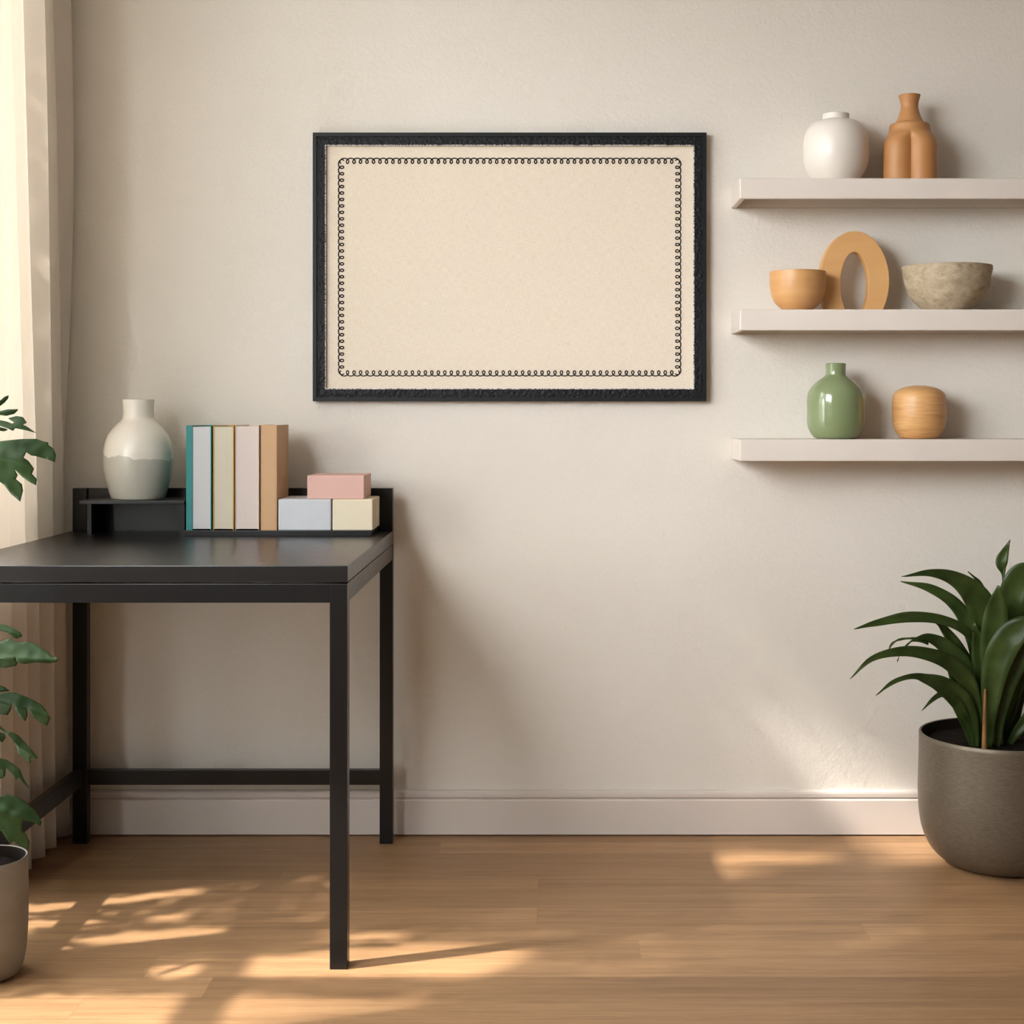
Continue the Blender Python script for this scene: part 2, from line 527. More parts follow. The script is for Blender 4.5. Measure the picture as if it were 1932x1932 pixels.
M['box_grey'] = plain('grey_card', 196, 197, 200, .6)
M['box_cream'] = plain('cream_card', 222, 208, 180, .6)
M['box_pink'] = plain('pink_card', 214, 172, 158, .6)
_, zt1 = keepbox('storage_box', 525, 624.5, 942, .15, ZBASE + .0002, M['box_grey'], 'pale grey box standing next to the tan book', .003)
_, zt2 = keepbox('storage_box', 627, 703, 942, .143, ZBASE + .0002, M['box_cream'], 'cream box on the desk next to the right back post', .003, grooves=True)
keepbox('storage_box', 579.5, 687, 897, .135, max(zt1, zt2) + .0002, M['box_pink'], 'pink box lying on top of the grey and cream boxes', .0025, y=YX + .006)

# ------------------------------------------------------------------ picture on the wall
YP = WY - .024
x0, x1, z0, z1 = PX(590, YP), PX(1333, YP), PZ(757, YP), PZ(250, YP)
pic = thing('picture', 'black framed linen panel with looped line border hanging on the wall', 'picture', ((x0 + x1) / 2, WY - .002, z0))
PXM = YP / F


def ring(bm, a, b, ya, yb, bevel=0.0):
    """rectangular ring between inset a and inset b (m), mitred"""
    def rect(i): return [(x0 + i, z0 + i), (x1 - i, z0 + i), (x1 - i, z1 - i), (x0 + i, z1 - i)]
    o, i_ = rect(a), rect(b)
    vf = [bm.verts.new((p[0], ya, p[1])) for p in o]; vi = [bm.verts.new((p[0], ya, p[1])) for p in i_]
    bf = [bm.verts.new((p[0], yb, p[1])) for p in o]; bi = [bm.verts.new((p[0], yb, p[1])) for p in i_]
    for k in range(4):
        j = (k + 1) % 4
        for q in ((vf[k], vf[j], vi[j], vi[k]), (bf[j], bf[k], bi[k], bi[j]), (vf[j], vf[k], bf[k], bf[j]), (vi[k], vi[j], bi[j], bi[k])):
            bm.faces.new(q)
    bmesh.ops.recalc_face_normals(bm, faces=bm.faces)
    return bm


fr = obj('frame', ring(B(), 0, 7 * PXM, YP, WY - .001), M['frame'], pic)
bm = ring(B(), 7 * PXM, 22.5 * PXM, YP + .004, WY - .001)
band = obj('carved_band', bm, M['frame_band'], fr)
# scalloped relief running round the band
bm = B()
for (ax, az, bx, bz) in ((x0, z1, x1, z1), (x0, z0, x1, z0), (x0, z0, x0, z1), (x1, z0, x1, z1)):
    L = math.hypot(bx - ax, bz - az); k = int(L / (16.5 * PXM))
    hor = az == bz
    sgn = -1 if (hor and az == z1) or (not hor and ax == x1) else 1
    pts = []
    m_ = k * 12
    for i in range(m_ + 1):
        s = 10 * PXM + (L - 20 * PXM) * i / m_
        w = (9.5 + 3.2 * abs(math.sin(math.pi * i / 12))) * PXM * sgn
        pts.append((ax + s, YP + .004, az + w) if hor else (ax + w, YP + .004, az + s))
    tube(bm, pts, .0011, 5)
obj('scroll_relief', bm, M['frame'], fr)
obj('beaded_edge', ring(B(), 22.3 * PXM, 24.0 * PXM, YP + .0045, WY - .012), M['bead'], fr)
yc = YP + .014
canvas = obj('canvas', box(B(), x0 + 21 * PXM, x1 - 21 * PXM, yc, yc + .008, z0 + 21 * PXM, z1 - 21 * PXM), M['linen'], pic)
# looped line: a trochoid along each side, drawn as a flat inked line on the linen
bx0, bx1, bz0, bz1 = PX(643.5, yc), PX(1279.5, yc), PZ(704.5, yc), PZ(303.5, yc)
k_ = yc / F


def loops(bm, a, b, inward):
    a, b = Vector(a), Vector(b)
    d = (b - a); L = d.length; d.normalize()
    cnt = round(L / (12.15 * k_)); pit = L / cnt
    pts = []
    for i in range(cnt * 20 + 1):
        t = i / 20 * 2 * math.pi
        s = pit * t / (2 * math.pi) - math.sin(t) * 5.0 * k_
        w = -math.cos(t) * 5.0 * k_
        p = a + d * s + inward * (w)
        pts.append((p.x, yc - .0002, p.y))
    tube(bm, pts, .0015, 5)


bm = B()
loops(bm, (bx0, bz1), (bx1, bz1), Vector((0, 1)))
loops(bm, (bx1, bz0), (bx0, bz0), Vector((0, -1)))
loops(bm, (bx0, bz0), (bx0, bz1), Vector((-1, 0)))
loops(bm, (bx1, bz1), (bx1, bz0), Vector((1, 0)))
obj('loop_border', bm, M['ink'], canvas)

# ------------------------------------------------------------------ wall shelves
SD = .165
YS = WY - SD
sg = 'floating shelves on the right'
shelf_top = []
for (pt, pb, lab) in ((336, 375, 'white floating shelf on the wall, topmost of three'),
                      (583.5, 623.5, 'white floating shelf on the wall, middle of three'),
                      (829, 870, 'white floating shelf on the wall, lowest of three')):
    xa = PX(1396, YS); xb = PX(2080, YS)
    zt, zb = PZ(pt, YS), PZ(pb, YS)
    # hollow slab, open underneath: front lip and end lips hang down from the top board
    bm = box(B(), xa, xb, YS, WY - .0005, zb, zt, .0035, 4)
    bmesh.ops.delete(bm, geom=[f for f in bm.faces if f.normal.z < -.99 or f.normal.y > .99], context='FACES')
    t_ = .012
    box(bm, xa + .001, xb - .001, YS + .0005, YS + t_, zb + .0006, zt - .001)
    box(bm, xa + .0005, xa + t_, YS + t_, WY - .0008, zb + .0006, zt - .001)
    box(bm, xb - t_, xb - .0005, YS + t_, WY - .0008, zb + .0006, zt - .001)
    box(bm, xa + t_, xb - t_, YS + t_, WY - .0008, zt - .014, zt - .0008)
    o = obj('wall_shelf', bm, M['shelf'], origin=((xa + xb) / 2, WY, zb), smooth=50)
    tag(o, lab, 'shelf', sg)
    shelf_top.append(zt)
YC = YS + .082
S1, S2, S3 = [z + .0002 for z in shelf_top]
lathe_px('round_vase', 1577, YC, [(40, 346), (47, 336), (56, 320), (60.5, 302), (61.5, 284), (60, 262), (54.5, 245), (45, 234), (33, 228.5), (26, 227), (25.2, 222), (25.2, 216)], M['white_pot'],
         'round white vase with short neck on the top shelf', 'vase', seat=S1, sm=6)
# terracotta vase of joined lobes
cx, y = 1716, YC
ls = y / F
R_l, dist = 27.5, 29.8


def lobes(a, z, r):
    zt = PZ(262, y)
    py = VY + (H - z) * F / y
    c = 0.0
    for q in range(4):
        ang = math.radians(45 + 90 * q - 10)
        dlt = a - ang
        disc = R_l ** 2 - (dist * math.sin(dlt)) ** 2
        if disc >= 0 and math.cos(dlt) > 0: c = max(c, dist * math.cos(dlt) + math.sqrt(disc))
    c = max(c, 29.0)
    # blend: full lobes below py 262, round above 238
    t = min(max((py - 247) / 24.0, 0), 1); t = t * t * (3 - 2 * t)
    rr = r / ls
    return (rr * (1 - t) + min(c, 58) * (rr / 54.0) * t) * ls


prof = [(54, 345), (54.5, 338), (54.5, 320), (54, 300), (54, 286), (53.5, 277), (51.5, 268), (47, 260), (42, 254), (39, 249.5), (38, 244), (37.5, 239), (36, 235.5), (31, 233.5), (26.5, 231.5), (24, 227), (20, 218), (17, 208), (16, 202), (16.5, 195), (18.5, 187), (20.3, 180)]
lathe_px('lobed_vase', cx, y, prof, M['terracotta'], 'terracotta vase of joined rounded lobes with flared neck on the top shelf', 'vase', seat=S1, rf=lobes, n=192, sm=4, wall=.003, smooth=60)

lathe_px('small_bowl', 1505, YC - .03, [(26, 587), (34, 580), (43, 571), (49, 558), (52, 543), (52.8, 528), (52.4, 513)], M['tan_clay'], 'small tan clay bowl in front of the arch on the middle shelf', 'bowl', seat=S2)


def rough(a, z, r):
    p = Vector((math.cos(a) * 2.2, math.sin(a) * 2.2, z * 42))
    return r * (1 + .035 * noise.noise(p) + .018 * noise.noise(p * 2.7))


lathe_px('stone_bowl', 1787, YC - .005, [(42, 588), (51, 580), (63, 567), (72, 551), (78, 536), (80.5, 522), (81.5, 512), (83, 503)], M['stone'],
         'rough beige stone bowl on the middle shelf', 'bowl', seat=S2, rf=rough, n=120, wall=.007, smooth=70)
# arch ornament: an oval ring cut flat at the shelf
ya, yb = YC - .002, YC + .032
bm = B()
cx, cz_o, cz_i = 1612.5, 512, 547


def arch_pts():
    pyb = VY + (H - S2) * F / ya
    out, inn = [], []
    K = 64
    for lst, cy_, rx, ry in ((out, 530, 65.5, 94), (inn, 537, 26.5, 61.5)):
        a0 = -math.asin(min(1, (pyb - cy_) / ry))
        for i in range(K + 1):
            a = a0 + (math.pi - 2 * a0) * i / K
            lst.append((cx + rx * math.cos(a), cy_ - ry * math.sin(a)))
    return out, inn


o_, i_ = arch_pts()
zf = S2 - .0


def av(p, yy):
    q = P(p[0], p[1], ya)
    return Vector((q.x, yy, max(q.z, zf)))


fo = [bm.verts.new(av(p, ya)) for p in o_]; fi = [bm.verts.new(av(p, ya)) for p in i_]
ro = [bm.verts.new(av(p, yb)) for p in o_]; ri = [bm.verts.new(av(p, yb)) for p in i_]
for k in range(64):
    bm.faces.new((fo[k], fo[k + 1], fi[k + 1], fi[k])); bm.faces.new((ro[k + 1], ro[k], ri[k], ri[k + 1]))
    bm.faces.new((fo[k + 1], fo[k], ro[k], ro[k + 1])); bm.faces.new((fi[k], fi[k + 1], ri[k + 1], ri[k]))
bm.faces.new((fo[0], fi[0], ri[0], ro[0])); bm.faces.new((fi[-1], fo[-1], ro[-1], ri[-1]))
bmesh.ops.remove_doubles(bm, verts=bm.verts, dist=1e-5)
bmesh.ops.recalc_face_normals(bm, faces=bm.faces)
o = obj('arch_ornament', bm, M['tan_wood'], origin=(PX(cx, ya), (ya + yb) / 2, S2), smooth=40)
bv = o.modifiers.new('bevel', 'BEVEL'); bv.width = .0012; bv.segments = 2; bv.limit_method = 'ANGLE'
tag(o, 'tan oval arch ornament standing on the middle shelf', 'ornament')

lathe_px('bottle_vase', 1577, YC, [(34, 828), (42, 824), (50, 812), (53.6, 798), (54, 775), (53.4, 750), (49, 735), (38, 722), (26, 713), (19.5, 708), (18.5, 704), (18.5, 695), (18.8, 686)],
         M['green'], 'glossy sage green bottle vase on the lowest shelf', 'vase', seat=S3)
lathe_px('wooden_jar', 1734, YC, [(30, 828), (37, 824), (46, 810), (50, 790), (50, 765), (48.5, 748), (44, 739), (32, 732), (16, 728), (4, 727.2)], M['wood_jar'],
         'rounded wooden jar on the lowest shelf', 'jar', seat=S3, closed=True)

# ------------------------------------------------------------------ plants
def planter(parent, X, y, prof, m, wall, soil_drop):
    pts = smooth_prof(prof, 5)
    full = [(0, pts[0][1]), (pts[0][0] - .003, pts[0][1])] + pts
    top = full[-1]
    full += [(top[0] - wall * .3, top[1] + .002), (top[0] - wall * .8, top[1] + .001), (top[0] - wall, top[1] - .003)]
    zs = top[1] - soil_drop - .03
    full += [(top[0] - wall, zs), (0, zs)]
    bm = lathe(B(), X, y, full, 96)
    for f in bm.faces:
        c = f.calc_center_median()
        if c.z > zs - .002 and math.hypot(c.x - X, c.y - y) < top[0] - wall * .9: f.material_index = 1
    obj('pot', bm, [m, M['pot_inside']], parent, smooth=50)
    r = top[0] - wall - .001
    bm = lathe(B(), X, y, [(0, zs + .001), (r, zs + .001), (r, top[1] - soil_drop), (r * .75, top[1] - soil_drop + .004), (r * .4, top[1] - soil_drop + .006), (r * .15, top[1] - soil_drop + .007), (0, top[1] - soil_drop + .008)], 48)
    for v in bm.verts:
        if v.co.z > zs + .01: v.co.z += .004 * noise.noise(v.co * 60)
    obj('soil', bm, M['soil'], parent, smooth=60)
    return top[1] - soil_drop


def solid(o, t=.0008):
    s = o.modifiers.new('thickness', 'SOLIDIFY'); s.thickness = t; s.offset = 0
    return o


def strap(parent, spine, widths, m, ydep, roll=0.0, fold=.35, name='leaf'):
    """long arching leaf: spine pixels with depths, half widths in px"""
    if not isinstance(ydep, (list, tuple)): ydep = [ydep] * len(spine)
    n_ = len(spine)
    yd = [ydep[0] + (ydep[-1] - ydep[0]) * i / (n_ - 1) for i in range(n_)] if len(ydep) != n_ else ydep
    pts = catmull([P(p[0], p[1], d) for p, d in zip(spine, yd)], 7)
    ws = [v.x for v in catmull([(w, 0, 0) for w in widths], 7)]
    bm = B(); rows = []
    for i, p in enumerate(pts):
        d = (pts[min(i + 1, len(pts) - 1)] - pts[max(i - 1, 0)]).normalized()
        view = Vector((p.x, p.y, p.z - H)).normalized()
        side = d.cross(view).normalized()
        side = Matrix.Rotation(roll, 3, d) @ side
        nor = side.cross(d).normalized()
        w = max(ws[i], .25) * p.y / F
        row = []
        for u in (-1, -.55, 0, .55, 1):
            row.append(bm.verts.new(p + side * (u * w) + nor * (fold * w * (1 - abs(u) ** 1.3)) + nor * (.0012 * math.sin(i * .9 + u * 2))))
        rows.append(row)
    for a, b in zip(rows, rows[1:]):
        for k in range(4): bm.faces.new((a[k], a[k + 1], b[k + 1], b[k]))
    return solid(obj(name, bm, m, parent, smooth=60), .0009)


# right: strap-leaved plant in a big grey planter
yr = 3.405
XPR = PX(1889, yr)
pr = thing('potted_plant', 'strap-leaved green plant in a big grey planter below the shelves', 'plant', (XPR, yr, 0))
rs = yr / F
soilz = planter(pr, XPR, yr, [(.10, .0), (.118, .004), (.140, .016), (.160, .037), (.175, .068), (.183, .105), (.1862, .15), (.1855, .2), (.184, .25), (.1835, .296)], M['planter'], .007, .022)
BASES = {}
K = M['strap']
bx_ = lambda px: (px, 1412)
L = [
    # spine (base -> tip), half widths, depths (base, tip)
    ([bx_(1856), (1858, 1330), (1861, 1240), (1860, 1175), (1843, 1128), (1805, 1094), (1757, 1081), (1701, 1088)], [5, 9, 20, 27, 25, 15, 7, .4], (yr - .03, yr - .10), .0, .3),
    ([bx_(1850), (1848, 1330), (1844, 1240), (1828, 1180), (1800, 1138), (1755, 1110), (1699, 1097)], [4, 8, 13, 15, 12, 8, .4], (yr - .01, yr + .02), .2, .3),
    ([bx_(1846), (1850, 1310), (1845, 1225), (1822, 1190), (1775, 1169), (1715, 1164), (1655, 1175), (1611, 1187)], [4, 7, 9, 9, 9, 10, 6, .4], (yr - .02, yr - .12), .1, .3),
    ([bx_(1848), (1846, 1360), (1830, 1295), (1795, 1253), (1750, 1234), (1700, 1229), (1645, 1243), (1604, 1281)], [4, 8, 15, 15, 12, 9, 5, .4], (yr - .05, yr - .15), .0, .3),
    ([bx_(1842), (1836, 1370), (1815, 1325), (1780, 1294), (1745, 1280), (1720, 1276), (1685, 1287), (1653, 1312)], [4, 11, 20, 17, 9, 5, 4, .3], (yr - .06, yr - .15), .1, .25),
    ([bx_(1836), (1826, 1375), (1812, 1340), (1797, 1317), (1780, 1309), (1762, 1318), (1739, 1341)], [4, 9, 11, 9, 6, 4, .3], (yr - .05, yr - .14), .0, .3),
    ([bx_(1862), (1866, 1280), (1868, 1180), (1860, 1130), (1848, 1100), (1826, 1078)], [4, 6, 8, 6, 4, .3], (yr + .02, yr + .03), .3, .3),
    ([bx_(1872), (1880, 1300), (1888, 1200), (1892, 1120), (1893, 1085), (1890, 1058), (1906, 1018)], [3, 4, 4, 3, 3, 11, .4], (yr + .01, yr + .0), .0, .3),
    ([bx_(1864), (1868, 1310), (1874, 1220), (1880, 1150), (1884, 1105)], [5, 13, 24, 20, 2], (yr - .06, yr - .09), .0, .3),
    ([bx_(1876), (1884, 1320), (1896, 1220), (1912, 1130), (1930, 1085), (1952, 1064)], [4, 10, 20, 28, 25, 3], (yr + .01, yr - .02), .1, .3),
    ([bx_(1866), (1868, 1340), (1878, 1260), (1904, 1205), (1942, 1180), (1990, 1196)], [5, 14, 25, 26, 18, 1], (yr - .07, yr - .15), -.1, .3),
    ([bx_(1846), (1842, 1340), (1826, 1265), (1803, 1218), (1780, 1185), (1762, 1172)], [4, 12, 16, 13, 7, .4], (yr - .02, yr - .05), .3, .3),
    ([bx_(1844), (1838, 1330), (1818, 1262), (1786, 1222), (1752, 1203), (1724, 1205)], [5, 13, 19, 15, 8, 1], (yr - .04, yr - .07), .2, .3),
    ([(1752, 1212), (1728, 1205), (1700, 1206), (1682, 1216), (1673, 1240)], [3, 2.5, 2, 2, .6], (yr - .065, yr - .08), .5, .2),
    ([(1752, 1214), (1726, 1208), (1712, 1216), (1700, 1230), (1693, 1248)], [3, 2.5, 1.5, 1.2, .4], (yr - .07, yr - .085), .5, .2),
    ([bx_(1882), (1888, 1350), (1904, 1280), (1930, 1235), (1968, 1215), (2010, 1232)], [4, 10, 17, 18, 12, 1], (yr - .06, yr - .13), .0, .3),
    ([bx_(1896), (1906, 1350), (1922, 1290), (1944, 1245), (1980, 1230), (2020, 1250)], [4, 9, 12, 12, 9, 1], (yr - .02, yr - .07), .0, .3),
    ([bx_(1904), (1914, 1360), (1924, 1310), (1936, 1270), (1960, 1245)], [4, 9, 11, 10, 1], (yr + .01, yr + .02), .2, .3),
    ([bx_(1886), (1896, 1340), (1916, 1240), (1950, 1150), (1996, 1108), (2046, 1110)], [4, 10, 18, 22, 16, 1], (yr + .02, yr - .03), .0, .3),
    ([bx_(1834), (1834, 1370), (1826, 1335), (1812, 1300), (1790, 1262)], [4, 10, 16, 17, 3], (yr + .0, yr + .01), .3, .3),
    ([bx_(1870), (1876, 1360), (1890, 1300), (1900, 1250), (1920, 1200)], [4, 10, 16, 16, 2], (yr - .03, yr - .05), .0, .3),
    ([bx_(1852), (1856, 1350), (1858, 1290), (1850, 1230), (1838, 1175)], [5, 12, 19, 17, 2], (yr - .045, yr - .06), .1, .3),
    ([bx_(1898), (1920, 1380), (1962, 1330), (2006, 1318), (2040, 1340)], [4, 9, 12, 9, 1], (yr - .03, yr - .08), .0, .3),
]
for spine, w, dep, roll, fold in L:
    strap(pr, spine, w, K, dep, roll, fold)
for px, w, top, d in ((1842, 4, 1350, -.05), (1849, 4, 1340, -.035), (1857, 5.2, 1300, -.097), (1880, 4, 1350, -.05), (1889, 4, 1340, -.03), (1900, 4, 1360, -.01)):
    bm = B()
    zb_ = soilz
    p0 = P(px, 1412, yr + d); p0.z = soilz - .002
    p1 = P(px + random.uniform(-2, 2), (top + 1412) / 2, yr + d); p2 = P(px + (2 if px < 1870 else 6), top, yr + d + .005)
    tube(bm, catmull([p0, p1, p2], 6), w * rs, 8, .45)
    obj('stem', bm, M['sheath'], pr, smooth=60)

# left: lobed dark-leaved plant in a concrete pot
yl = 2.722
XPL = PX(-30, yl)
pl = thing('potted_plant', 'dark lobed-leaf plant in a small concrete pot at the left edge', 'plant', (XPL, yl, 0))
rim = PZ(1616, yl)
soil_l = planter(pl, XPL, yl, [(.046, 0), (.054, .002), (.066, .014), (.0735, .045), (.0765, .09), (.0775, .14), (.0770, .18), (.0765, rim - .002)], M['concrete'], .005, .02)


def poly(zx, zy, s, pts): return [(zx + a / s, zy + b / s) for a, b in pts]


Z1 = lambda p: poly(0, 700, 4.83, p)
Z3 = lambda p: poly(0, 1140, 6.44, p)
Z4 = lambda p: poly(0, 1440, 4.83, p)
stem_px = [(-34, 1640), (-46, 1500), (-40, 1350), (-52, 1200), (-44, 1050), (-52, 900), (-44, 790)]


def stem_at(py):
    for a, b in zip(stem_px, stem_px[1:]):
        if b[1] <= py <= a[1]:
            t = (a[1] - py) / (a[1] - b[1]); return (a[0] + (b[0] - a[0]) * t, py)
    return stem_px[-1] if py < 790 else stem_px[0]


bm = B(); tube(bm, [v for v in catmull([P(p[0], p[1], yl) for p in stem_px], 6)], .006, 10, .5)
obj('stem', bm, M['stem'], pl, smooth=60)


def lobed(outline, base, tip, depth, fold=.25, curl=.10, lean=0.0):
    """leaf cut to an outline, folded along base->tip and curled back at the tip"""
    y = depth
    bm = B()
    pts2 = [Vector(p) for p in outline]
    n0 = len(pts2)
    dense = []
    for i in range(n0):
        q0, q1 = pts2[i], pts2[(i + 1) % n0]
        m_ = max(1, int((q1 - q0).length / 5))
        dense += [q0.lerp(q1, k / m_) for k in range(m_)]
    nb = len(dense)
    xs, ys_ = [p.x for p in dense], [p.y for p in dense]
    ring_ = [(p.x, p.y) for p in dense]
    gy = min(ys_) + 2.5; odd = 0
    while gy < max(ys_):
        gx_ = min(xs) + 2.5 + 2.2 * odd
        while gx_ < max(xs):
            if inside(ring_, gx_, gy) and min((Vector((gx_, gy)) - p).length for p in dense) > 2.2: dense.append(Vector((gx_, gy)))
            gx_ += 4.4
        gy += 4.0; odd ^= 1
    v2, _, f2, *_r = delaunay_2d_cdt(dense, [(i, (i + 1) % nb) for i in range(nb)], [], 1, 1e-4)
    vs = [bm.verts.new(P(p.x, p.y, y)) for p in v2]
    for f in f2: bm.faces.new([vs[i] for i in f])
    b, t = P(base[0], base[1], y), P(tip[0], tip[1], y)
    ax = (t - b); Ln = ax.length; ax.normalize()
    for v in bm.verts:
        q = v.co - b
        s = q.dot(ax) / Ln
        d = (q - ax * q.dot(ax)).length
        dy = fold * d + curl * Ln * max(s, 0) ** 2 + lean * (v.co.z - b.z) + .0015 * noise.noise(v.co * 55) - .004 * math.exp(-(d / .004) ** 2) * .5
        k = (v.co.y + dy) / v.co.y
        v.co.y += dy
        v.co.x *= k; v.co.z = H + (v.co.z - H) * k
    bmesh.ops.recalc_face_normals(bm, faces=bm.faces)
    lf = solid(obj('leaf', bm, M['leaf'], pl, smooth=60), .0008)
    # petiole
    s0 = stem_at(base[1] + 40)
    pb = B(); a = P(s0[0], s0[1], yl); c = P(base[0] + 4, base[1], y + .001)
    mid = (a + c) / 2 + Vector((0, -.005, .012))
    tube(pb, catmull([a, mid, c], 6), .0026, 7, .7)
    obj('petiole', pb, M['stem'], pl, smooth=60)
    return lf


lobed(Z1([(-150, 330), (-60, 300), (0, 270), (40, 235), (80, 220), (75, 250), (40, 290), (0, 320), (-70, 350)]), (-30, 769), (16, 746), 2.70)
lobed(Z1([(-150, 400), (-60, 378), (0, 365), (70, 350), (160, 348), (165, 355), (130, 390), (60, 408), (0, 400), (-80, 420)]), (-30, 785), (33, 773), 2.69)
lobed(Z1([(-160, 470), (-60, 440), (0, 448), (60, 460), (110, 480), (130, 470), (85, 440), (75, 430), (150, 410), (210, 420), (245, 470), (210, 490), (250, 510), (330, 565),
          (240, 540), (140, 520), (120, 545), (60, 520), (0, 500), (-80, 540)]), (-28, 800), (68, 816), 2.675)
lobed(Z1([(-100, 535), (-40, 515), (0, 512), (55, 525), (72, 538), (35, 550), (0, 545), (-60, 552)]), (-20, 811), (14, 811), 2.70)
lobed(Z1([(-170, 740), (-90, 660), (0, 640), (110, 628), (200, 620), (330, 618), (390, 640), (440, 650), (440, 672), (490, 710), (510, 770), (500, 832), (440, 808), (330, 776), (285, 770), (240, 740),
          (215, 790), (260, 820), (310, 890), (292, 938), (335, 985), (330, 1042), (270, 1012), (200, 962), (132, 895), (162, 950), (145, 985), (200, 1032), (210, 1090), (185, 1190),
          (100, 1120), (40, 1040), (0, 1010), (-80, 960), (-150, 860)]), (-30, 850), (75, 880), 2.66, .2, .12)
lobed(Z3([(-200, 330), (-90, 250), (0, 245), (80, 255), (160, 290), (255, 350), (270, 390), (200, 418), (150, 395), (90, 345), (0, 320), (-90, 330)]), (-28, 1190), (42, 1200), 2.69)
lobed(Z3([(-190, 640), (-100, 500), (0, 455), (120, 413), (190, 460), (280, 465), (330, 450), (430, 480), (560, 570), (650, 650), (680, 633), (702, 670), (692, 700), (600, 715), (430, 705),
          (300, 725), (228, 715), (205, 690), (182, 622), (196, 690), (215, 720), (190, 750), (60, 775), (0, 765), (-110, 740)]), (-28, 1242), (106, 1246), 2.665, .3, .08)
lobed(Z3([(-150, 1040), (-80, 985), (0, 985), (60, 1010), (122, 1055), (60, 1062), (0, 1068), (-80, 1080)]), (-22, 1301), (18, 1303), 2.70)
lobed(Z3([(-150, 1180), (-60, 1100), (20, 1084), (100, 1070), (180, 1074), (300, 1115), (430, 1178), (500, 1218), (560, 1290), (610, 1390), (572, 1482), (500, 1440), (400, 1370), (350, 1290), (322, 1240),
          (336, 1350), (310, 1420), (240, 1370), (190, 1280), (150, 1195), (130, 1290), (95, 1347), (0, 1332), (-90, 1300)]), (-22, 1318), (88, 1350), 2.68, .3, .1)
lobed(Z3([(-130, 1500), (-60, 1452), (0, 1478), (100, 1556), (135, 1548), (220, 1590), (330, 1710), (400, 1790), (460, 1870), (440, 1880), (370, 1858), (375, 1925), (345, 1925), (290, 1860), (230, 1830), (200, 1730),
          (150, 1650), (90, 1580), (0, 1520), (-70, 1520)]), (-20, 1370), (70, 1430), 2.69, .25, .05)
lobed(Z3([(-130, 1580), (-60, 1545), (0, 1558), (58, 1578), (72, 1620), (30, 1677), (0, 1662), (-80, 1640)]), (-20, 1388), (10, 1390), 2.70)
lobed(Z4([(-110, -40), (-50, -60), (10, -42), (60, -30), (120, 5), (185, 60), (210, 130), (270, 230), (220, 190), (170, 130), (150, 152), (118, 108), (52, 40), (55, 62), (45, 120), (15, 140), (0, 135), (-60, 90)]),
      (-22, 1435), (52, 1480), 2.70, .25, .05)
lobed(Z4([(-130, 420), (-70, 320), (0, 300), (70, 280), (150, 300), (240, 360), (320, 430), (360, 490), (380, 540), (370, 572), (330, 550), (205, 515), (200, 570), (210, 620), (240, 650), (270, 715), (260, 797),
          (180, 750), (118, 708), (95, 742), (60, 690), (0, 590), (-70, 520)]), (-24, 1522), (70, 1552), 2.675, .25, .1)

# the same plant's leaves on its far side, turned round the stem
lv = [c for c in pl.children if c.name.split('.')[0] in ('leaf', 'petiole')]
ax_ = Vector((PX(-45, yl), yl, 0)) - ORG[pl]
for i in (2, 3, 8, 9, 12, 13, 16, 17, 24, 25):
    c = lv[i].copy(); COL.objects.link(c); c.parent = pl
    ang = math.radians(-92 - 17 * ((i // 2) % 4))
    c.matrix_local = Matrix.Translation(ax_ + Vector((0, 0, -.045))) @ Matrix.Rotation(ang, 4, 'Z') @ Matrix.Translation(-ax_)

# ------------------------------------------------------------------ curtain by the window
def curtain(name, label, ya, yb, xbase, amp, peaks, phase=0.0, nz=40):
    bm = B(); rows = []
    ns = 150
    for j in range(nz + 1):
        z = .012 + (ZC - .03 - .012) * j / nz
        row = []
        for i in range(ns + 1):
            s = i / ns; y = ya + (yb - ya) * s
            # folds: interpolated between peaks (ridges towards the room) and valleys
            a = 0.0
            zt_ = min(max(z / 2.0, 0), 1.1)
            pk = [pb_ + (pt_ - pb_) * zt_ for pb_, pt_ in peaks]
            for k in range(len(pk) - 1):
                p, q = pk[k], pk[k + 1]
                if p <= y <= q:
                    t = (y - p) / (q - p); a = .5 + .5 * math.cos(2 * math.pi * t); a = a ** .8; break
            else: a = .6
            sway = .006 * math.sin(z * 1.7 + y * 9 + phase)
            X = xbase + amp * a + sway * (1 - a) - .004 * noise.noise(Vector((0, y * 8, z * 1.5)))
            yy_ = y + .012 * math.sin(z * 1.1 + 2.0 * y + phase)
            zz = z
            row.append(bm.verts.new((X, min(yy_, WY - .018 if z < .13 else WY - .004), zz)))
        rows.append(row)
    for a, b in zip(rows, rows[1:]):
        for i in range(ns): bm.faces.new((a[i], a[i + 1], b[i + 1], b[i]))
    o = obj(name, bm, M['curtain'], origin=(xbase, (ya + yb) / 2, .012), smooth=80)
    solid(o, .0012)
    return tag(o, label, 'curtain')


curtain('curtain', 'cream floor-length curtain hanging in folds beside the desk', 3.09, 3.612, -1.213, .056, [(3.03, 3.03), (3.14, 3.08), (3.22, 3.13), (3.32, 3.19), (3.41, 3.249), (3.483, 3.403), (3.585, 3.457), (3.68, 3.60), (3.75, 3.70)])

# ------------------------------------------------------------------ leaf screen added outside the left window to shape the sun patches
SUNK, SUNY = .982, .334              # drop and drift of a sun ray per metre to the right


